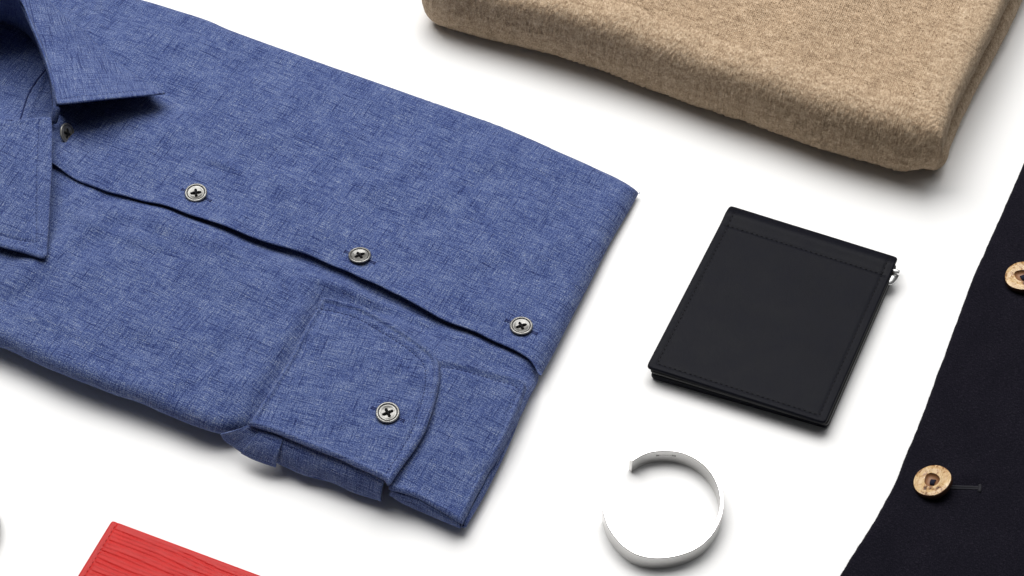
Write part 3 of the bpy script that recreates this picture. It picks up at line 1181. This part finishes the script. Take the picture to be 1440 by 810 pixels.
def quad(a, b, c, d, ins=0.0):
    q = np.array([a[:2], b[:2], c[:2], d[:2]])
    cen = q.mean(0)
    for i in range(4):
        v = cen-q[i]
        q[i] = q[i]+np.array([np.sign(v @ WX)*WX+np.sign(v @ WY)*WY]).ravel()*ins
    return q


def bil(a, b, c, d, u, v):
    """u 0..1 left to right, v 0..1 top to bottom"""
    return (a*(1-u)+b*u)*(1-v)+(d*(1-u)+c*u)*v


Q = [TL, TR, BR, BL]
W1 = outline(quad(*Q), 0.7, 1.7)
st_path = np.array([bil(*Q, 0.047, 0.015), bil(*Q, 0.047, 0.967), bil(*Q, 0.953, 0.967), bil(*Q, 0.953, 0.015)])
st_path = resample(st_path, 0.8, False)
st_top = resample(np.array([bil(*Q, 0.03, 0.125), bil(*Q, 0.97, 0.125)]), 0.8, False)
st_top2 = resample(np.array([bil(*Q, 0.047, 0.108), bil(*Q, 0.953, 0.108)]), 0.8, False)
topline = np.array([TL, TR])


def w_top(x, y):
    v = (TL[0]-x)*WY[0]+(TL[1]-y)*WY[1]        # mm below the top edge
    z = zt_w-0.006*v+0.05*wav(x, y, 71, 30, 60)
    z = z+1.3*np.exp(-((v-7.0)/4.2)**2)*1.0-1.2*np.clip(1-v/3.0, 0, 1)**2
    z = z-0.28*np.exp(-(d_line(x, y, st_top)/0.8)**2)
    z = z-0.22*np.exp(-(d_line(x, y, st_path)/0.7)**2)
    return z


front = slab('front_flap', W1, w_top, 2.3, 0.9, BLACK, wallet, 0.55, WX)
V, F = join([stitches(st_path, 2.6, 1.7, 0.30, w_top, 0.10, 0.03), stitches(st_top, 2.6, 1.7, 0.30, w_top, 0.10, 0.03)])
o = link('stitching', mesh_from('stitching', V, F), THREAD, front)
o['kind'] = 'stuff'
# inner pocket leaf and back flap
TL2, TR2, BR2, BL2 = P(1030, 300, 7.2), P(1262, 372, 7.2), P(1164, 598, 7), P(913, 522, 7)
slab('inner_pocket', outline(quad(TL2, TR2, BR2, BL2), 0.9, 1.4), lambda x, y: np.full(np.shape(x), 7.7), 2.4, 0.9, BLACKEDGE, wallet, 3, WX)
TL3, TR3, BR3, BL3 = P(1030, 304, 3.6), P(1262, 376, 3.6), P(1165, 600, 3.4), P(914, 528, 3.4)
slab('back_flap', outline(quad(TL3, TR3, BR3, BL3), 0.9, 1.5), lambda x, y: np.full(np.shape(x), 5.1), 4.9, 1.3, BLACK, wallet, 3, WX)
# spine roll along the top
a0, a1 = bil(*Q, 0.008, 0.03), bil(*Q, 0.992, 0.03)
sp = [np.array([*(a0[:2]*(1-t)+a1[:2]*t), 6.0]) for t in np.linspace(0, 1, 30)]
link('spine', mesh_from('spine', *tube(sp, 3.9, 20)), BLACK, wallet)
# spring clip: cross pin, end barrel and curved leaf
clip = empty('spring_clip', (0, 0, 0), '', '')
del clip['label'], clip['category']
bpy.data.objects.remove(clip)
e0 = P(1257, 381, 9.5)
V1, F1 = tube([e0-np.array([*(WX*1.5), 0]), e0+np.array([*(WX*1.0), 0]), e0+np.array([*(WX*2.6), 0]), e0+np.array([*(WX*2.9), 0])], [1.2, 1.2, 1.2, 0.8], 18)
V3, F3 = tube([e0+np.array([*(WX*-2), -2.6]), e0+np.array([*(WX*1.6), -2.6])], 0.9, 16)
spring = link('spring_clip', mesh_from('spring_clip', V1, F1), CHROME, wallet)
link('hinge_barrel', mesh_from('hinge_barrel', V3, F3), simple('black_steel', (0.02, 0.02, 0.02), 0.3, 1.0), spring)
# curved sheet leaf seen edge-on beside the wallet
c0 = P(1252, 391, 6.5)
Vb, Fb = [], []
nb = 14
for i in range(nb):
    t = i/(nb-1)
    wd = 3.3*math.sqrt(max(0.0, 1-t**1.7))+0.1
    ctr = c0-np.array([*(WY*(7.0*t-2.2)), 0])
    zc = 7.2-0.5*t
    for s in (0.0, 1.0):
        pxy = ctr[:2]+WX*(-2.0+(wd+2.2)*s)
        Vb.append((pxy[0], pxy[1], zc))
for i in range(nb-1):
    Fb.append((2*i, 2*i+1, 2*i+3, 2*i+2))
o = link('spring_leaf', mesh_from('spring_leaf', Vb, Fb), CHROME, spring)
md = o.modifiers.new('thickness', 'SOLIDIFY')
md.thickness = 0.7*MM

# ================================================================== the silver cuff bracelet
bh = 9.6
br_px = [(885.5, 645), (904, 633.8), (920, 630.2), (937, 629.2), (953, 630.6), (968, 635), (982, 642), (994, 651), (1004, 662), (1012, 676), (1017, 691), (1018.5, 707), (1016, 724), (1009, 741), (998, 757), (982, 770.5), (962, 779.5),
         (940, 784.5), (919, 785.5), (903, 783), (889, 777.5), (877, 769.5), (867, 759), (858, 747), (852, 735), (847.5, 718)]
bo_ = resample(catmull(PL(br_px, bh)), 0.8, False)[:, :2]
for _ in range(25):
    bo_[1:-1] = 0.25*bo_[:-2]+0.5*bo_[1:-1]+0.25*bo_[2:]
tg = np.gradient(bo_, axis=0)
tg /= np.linalg.norm(tg, axis=1)[:, None]
inn = np.stack([tg[:, 1], -tg[:, 0]], 1)
cen = bo_.mean(0)
if ((cen-bo_)*inn).sum() < 0:
    inn = -inn
bt = 1.9
prof = [(0.25, 0), (0, 0.25), (-0.0, 2.5), (-0.0, 5.0), (0, 7.2), (0, bh-0.25), (0.22, bh), (bt-0.22, bh), (bt, bh-0.25), (bt, 5.0), (bt, 0.25), (bt-0.25, 0)]
V, F = [], []
n, m = len(bo_), len(prof)
for i in range(n):
    for a, z in prof:
        V.append((*(bo_[i]+inn[i]*a), z+0.02))
for i in range(n-1):
    for k in range(m):
        F.append((i*m+k, i*m+(k+1) % m, (i+1)*m+(k+1) % m, (i+1)*m+k))
F += [tuple(range(m)), tuple((n-1)*m+k for k in range(m))[::-1]]
bme = mesh_from('cuff_bracelet', V, F)
bracelet = link('cuff_bracelet', bme, SILVER)
bracelet['label'] = 'open silver cuff bracelet standing on its edge beside the black wallet'
bracelet['category'] = 'bracelet'
import bmesh
bm = bmesh.new(); bm.from_mesh(bme)
bmesh.ops.recalc_face_normals(bm, faces=bm.faces)
for e in bm.edges:
    if len(e.link_faces) == 2 and e.calc_face_angle() > 0.6:
        e.smooth = False
bm.to_mesh(bme); bm.free()
# maker's marks struck inside the back of the band
mark_at = P(937, 640, 5.6)[:2]
i0 = int(np.argmin(((bo_+inn*bt-mark_at)**2).sum(1)))
parts = []
r = random.Random(5)
widths = [1.5, 0.5, 0.5, 0.5, 0.5, 0.5, 0.5, 0.5, 2.2]
s = -5.0
for k, wd in enumerate(widths):
    j = i0
    c = bo_[j]+inn[j]*(bt+0.02)
    t = tg[j]
    x0, x1 = s, s+wd
    hh = 0.55 if k in (0, 8) else 0.3
    if k in (0, 8):
        for q in np.arange(x0, x1, 0.55):
            parts.append(([(*(c+t*q), 6.1-hh), (*(c+t*(q+0.36)), 6.1-hh), (*(c+t*(q+0.36)), 6.1+hh), (*(c+t*q), 6.1+hh)], [(0, 1, 2, 3)]))
    else:
        parts.append(([(*(c+t*x0), 6.0), (*(c+t*x1), 6.0), (*(c+t*x1), 6.25), (*(c+t*x0), 6.25)], [(0, 1, 2, 3)]))
    s = x1+0.35
V, F = join(parts)
V = np.array(V)
# bend the marks onto the inner face
arcs = np.r_[0, np.cumsum(np.linalg.norm(np.diff(bo_, axis=0), axis=1))]
for k in range(len(V)):
    s_ = (V[k, :2]-(bo_[i0]+inn[i0]*(bt+0.02))) @ tg[i0]
    u = arcs[i0]+s_
    cx = np.array([np.interp(u, arcs, (bo_+inn*(bt+0.03))[:, q]) for q in (0, 1)])
    V[k, :2] = cx
o = link('hallmark', mesh_from('hallmark', V, F, smooth=False), INK, bracelet)

# ================================================================== the navy wool jacket
jacket = empty('wool_jacket', (0, 0, 0), 'dark navy wool jacket front with wooden buttons along the right side', 'jacket')
j_px = [(1620, -150), (1500, 92), (1461, 180), (1440, 229), (1425, 264), (1410, 298), (1392, 338), (1367, 395), (1342, 462), (1316, 533), (1291, 600), (1274, 640), (1259, 679), (1246, 704), (1227, 737), (1210, 764), (1181, 810), (1140, 885), (1100, 960),
        (1500, 1060), (2000, 900), (2100, 300), (2000, -100)]
jq = PL(j_px, 2.5)[:, :2]
jo = resample(np.vstack([catmull(jq[:19]), jq[19:]]), 1.2)
jo = ccw(smooth_closed(jo, 1.0, 1.2))
jn = np.roll(jo, -1, 0)-np.roll(jo, 1, 0)
jn /= np.linalg.norm(jn, axis=1)[:, None]
rr = np.random.default_rng(9)
w1 = rr.normal(size=len(jo))
w1 = (w1+np.roll(w1, 1)+np.roll(w1, -1))/3
jo = jo+np.stack([jn[:, 1], -jn[:, 0]], 1)*(w1*0.12)[:, None]
JD = unit((P(1440, 229, 3)-P(1264, 669, 3))[:2])
jedge = jq[:19]
jb_xy = P(1312, 682, 4)[:2]


def j_top(x, y):
    d = d_line(x, y, jedge)
    z = 4.2+2.2*sstep(2, 60, d)+0.9*wav(x, y, 81, 45, 120)*sstep(4, 40, d)+0.10*wav(x, y, 83, 4, 9)
    # a shallow pucker at the buttonhole
    c = P(1362, 676, 6)[:2]
    z = z+0.9*np.exp(-((x-c[0])/9)**2-((y-c[1]-4)/6)**2)-0.9*np.exp(-((x-c[0]-1)/11)**2-((y-c[1]+2.2)/2.4)**2)
    return z


jf = slab('front_panel', jo, j_top, 3.6, 1.8, WOOL, jacket, 2.2, JD)
jcond = lambda cen, fn: ((fn[:, 2] > -0.3) & (cen[:, 0] < P(1470, 405, 5)[0]) & (cen[:, 1] > P(1200, 840, 5)[1])).astype(float)*(0.25+1.6*(fn[:, 2] < 0.9))
fuzz_on(jf, 9000, 0.6, 1.6, 0.03, LINT, 'nap', jf, 11, 1.0, jcond)


def jacket_button(px, py, nrm, spin, seed):
    """coconut-shell button: pale carved face over a dark rim, a scooped eye with the thread in it"""
    f = j_top
    q = zl([(px, py)], f)[0]
    R = 9.2
    seg = 64
    r = np.random.default_rng(seed)
    ph = r.random(6)*6
    wob = lambda t: 1+0.012*np.sin(2*t+ph[0])+0.008*np.sin(3*t+ph[1])+0.006*np.sin(5*t+ph[2])
    H = 4.0
    rim_prof = [(0.70, 0), (0.95, 0.3), (1.0, 1.2), (1.0, 2.6), (0.985, 3.3), (0.965, 3.55)]
    V, F = [], []
    for rr_, z in rim_prof:
        for k in range(seg):
            t = 2*math.pi*k/seg
            V.append((R*rr_*wob(t)*math.cos(t), R*rr_*wob(t)*math.sin(t), z+0.12*math.sin(3*t+ph[3])))
    for i in range(len(rim_prof)-1):
        for k in range(seg):
            F.append((i*seg+k, i*seg+(k+1) % seg, (i+1)*seg+(k+1) % seg, (i+1)*seg+k))
    F.append(tuple(range(seg))[::-1])
    rim = mesh_from('button', V, F)
    root = link('button', rim, BARK, jacket)
    # face ring from rim to recess edge
    V, F = [], []
    rings = np.r_[np.linspace(0.965, 0.5, 12)]
    for i, rho in enumerate(rings):
        for k in range(seg):
            t = 2*math.pi*k/seg
            inner = 0.40*(1+0.28*math.exp(-((((t-math.radians(215)+math.pi) % (2*math.pi))-math.pi)/0.55)**2))
            u = i/(len(rings)-1)
            rad = (0.965*(1-u)+inner*u)
            z = 3.55+0.30*math.sin(math.pi*min(1, u*1.15))+0.13*math.sin(5*t+ph[4]+u*5)*u*(1-u)*4+0.08*r.normal()*(0 < i < 11)
            V.append((R*rad*wob(t)*math.cos(t), R*rad*wob(t)*math.sin(t), z+0.12*math.sin(3*t+ph[3])*(1-u)))
    for i in range(len(rings)-1):
        for k in range(seg):
            F.append((i*seg+k, i*seg+(k+1) % seg, (i+1)*seg+(k+1) % seg, (i+1)*seg+k))
    link('face', mesh_from('face', V, F), SHELL, root)
    # recess bowl
    V, F = [], []
    prof = [(1.0, 3.5), (0.97, 3.0), (0.88, 2.2), (0.6, 1.75), (0.25, 1.6), (0.02, 1.6)]
    for i, (g, z) in enumerate(prof):
        for k in range(seg):
            t = 2*math.pi*k/seg
            inner = 0.405*(1+0.28*math.exp(-((((t-math.radians(215)+math.pi) % (2*math.pi))-math.pi)/0.55)**2))
            V.append((R*inner*g*math.cos(t), R*inner*g*math.sin(t), z))
    for i in range(len(prof)-1):
        for k in range(seg):
            F.append((i*seg+k, i*seg+(k+1) % seg, (i+1)*seg+(k+1) % seg, (i+1)*seg+k))
    link('recess', mesh_from('recess', V, F), RECESS, root)
    parts = []
    for k, off in enumerate((-0.75, -0.25, 0.25, 0.75)):
        parts.append(tube([(-1.6, off, 1.5), (-0.9, off*1.1, 2.5), (0, off*1.15, 2.75), (0.9, off*1.1, 2.5), (1.6, off, 1.5)], 0.36, 8))
    link('thread', mesh_from('thread', *join(parts)), NAVYTHREAD, root)
    place(root, q+np.array([0, 0, 0.6]), nrm, spin)
    return root


jacket_button(1313, 683, facing(P(1313, 683, 6), 42, -36), 0.0, 3)
jacket_button(1439, 395, facing(P(1439, 395, 6), 40, -22), 0.5, 8)
hb = [zl([(a, b)], j_top)[0] for a, b in ((1330, 683.5), (1350, 684.5), (1366, 685), (1378, 685.5))]
hb2 = [zl([(a, b)], j_top)[0] for a, b in ((1330, 686.5), (1350, 687.3), (1366, 687.5), (1378, 687.5))]
hb3 = [zl([(a, b)], j_top)[0] for a, b in ((1377.5, 681.5), (1378.5, 686), (1377, 692))]
JT = simple('jacket_buttonhole_thread', (0.010, 0.010, 0.015), 0.7, 0, 0.3)
parts = [tube(resample(catmull(h), 1, False), rad, 7) for h, rad in ((hb, 0.65), (hb2, 0.6), (hb3, 0.85))]
link('buttonhole', mesh_from('buttonhole', *join(parts)), JT, jacket)

# ================================================================== the red wallet corner
red = empty('red_card_holder', (0, 0, 0), 'bright red ridged leather card holder, only its corner in view', 'card holder')
zr = 6.0
ra, rb_, rc = P(157, 730.5, zr), P(376, 812, zr), P(107, 812, zr)
RX = unit((rb_-ra)[:2])
RY = np.array([RX[1], -RX[0]])
rd_ = unit((rc-ra)[:2])
Wd, Hd = 105.0, 72.0
rq = np.array([ra[:2], ra[:2]+RX*Wd, ra[:2]+RX*Wd+rd_*Hd, ra[:2]+rd_*Hd])
ro = outline(rq, 0.6, 1.1)
left_line = np.array([rq[0]-rd_*2, rq[3]+rd_*2])
top_line = np.array([rq[0]-RX*3, rq[1]+RX*3])
nl = np.array([-rd_[1], rd_[0]])
if nl @ RX < 0:
    nl = -nl


def red_top(x, y):
    dl = (x-rq[0][0])*nl[0]+(y-rq[0][1])*nl[1]
    dt = (x-rq[0][0])*RY[0]+(y-rq[0][1])*RY[1]
    al = (x-rq[0][0])*RX[0]+(y-rq[0][1])*RX[1]
    wob = 0.9*np.sin(al/15+dt*0.16)+0.35*np.sin(al/7.3+1+dt*0.30)+0.6*np.sin(al/27-dt*0.13+2)
    ph = (dt+wob*0.85)/1.85
    fr_ = np.abs(((ph) % 1.0)-0.5)*2
    g = np.exp(-((1-fr_)/0.26)**2)
    depth = 0.72*(0.72+0.28*np.sin(al/17+np.round(ph)*2.3))
    m = sstep(3.2, 4.2, dl)*sstep(2.2, 3.6, dt)
    z = zr+0.0*x-g*depth*m
    z = z-0.35*np.exp(-((dl-3.0)/0.5)**2)
    return z


rp = slab('front_panel', ro, red_top, 2.6, 1.0, RED, red, 0.5, RX)
rs = np.array([[*(rq[0]+nl*3.0+RY*1.8), 0], [*(rq[3]+nl*3.0-RY*2), 0]])
V, F = stitches(resample(rs, 1, False), 2.5, 1.7, 0.30, red_top, 0.12)
o = link('stitching', mesh_from('stitching', V, F), REDTHREAD, rp)
o['kind'] = 'stuff'
rq2 = rq+(rq.mean(0)-rq)*0.012
slab('back_panel', outline(rq2, 0.8, 1.2), lambda x, y: np.full(np.shape(x), 3.3), 3.1, 1.0, RED, red, 4, RX)

# ================================================================== guessed stand-in, added for an unidentified item cut off by the left edge
g0 = P(-0.8, 742, 6)
prof = []
for i in range(14):
    t = math.pi*(i/13-0.5)
    prof.append((17.0+5.5*math.cos(t), 5.6+5.5*math.sin(t)))
V, F = lathe(prof, 72)
cx = np.array([g0[0]-22.5, g0[1], 0.0])
me = mesh_from('round_stand_in', np.array(V)+cx, F)
rc_ = link('round_stand_in', me, simple('grey_stand_in', (0.25, 0.26, 0.25), 0.5))
rc_['label'] = 'guessed grey rounded stand-in for an unidentified item almost wholly cut off by the left edge, above the red card holder'
rc_['category'] = 'case'

print('verts', sum(len(o.data.vertices) for o in bpy.data.objects if o.type == 'MESH'))
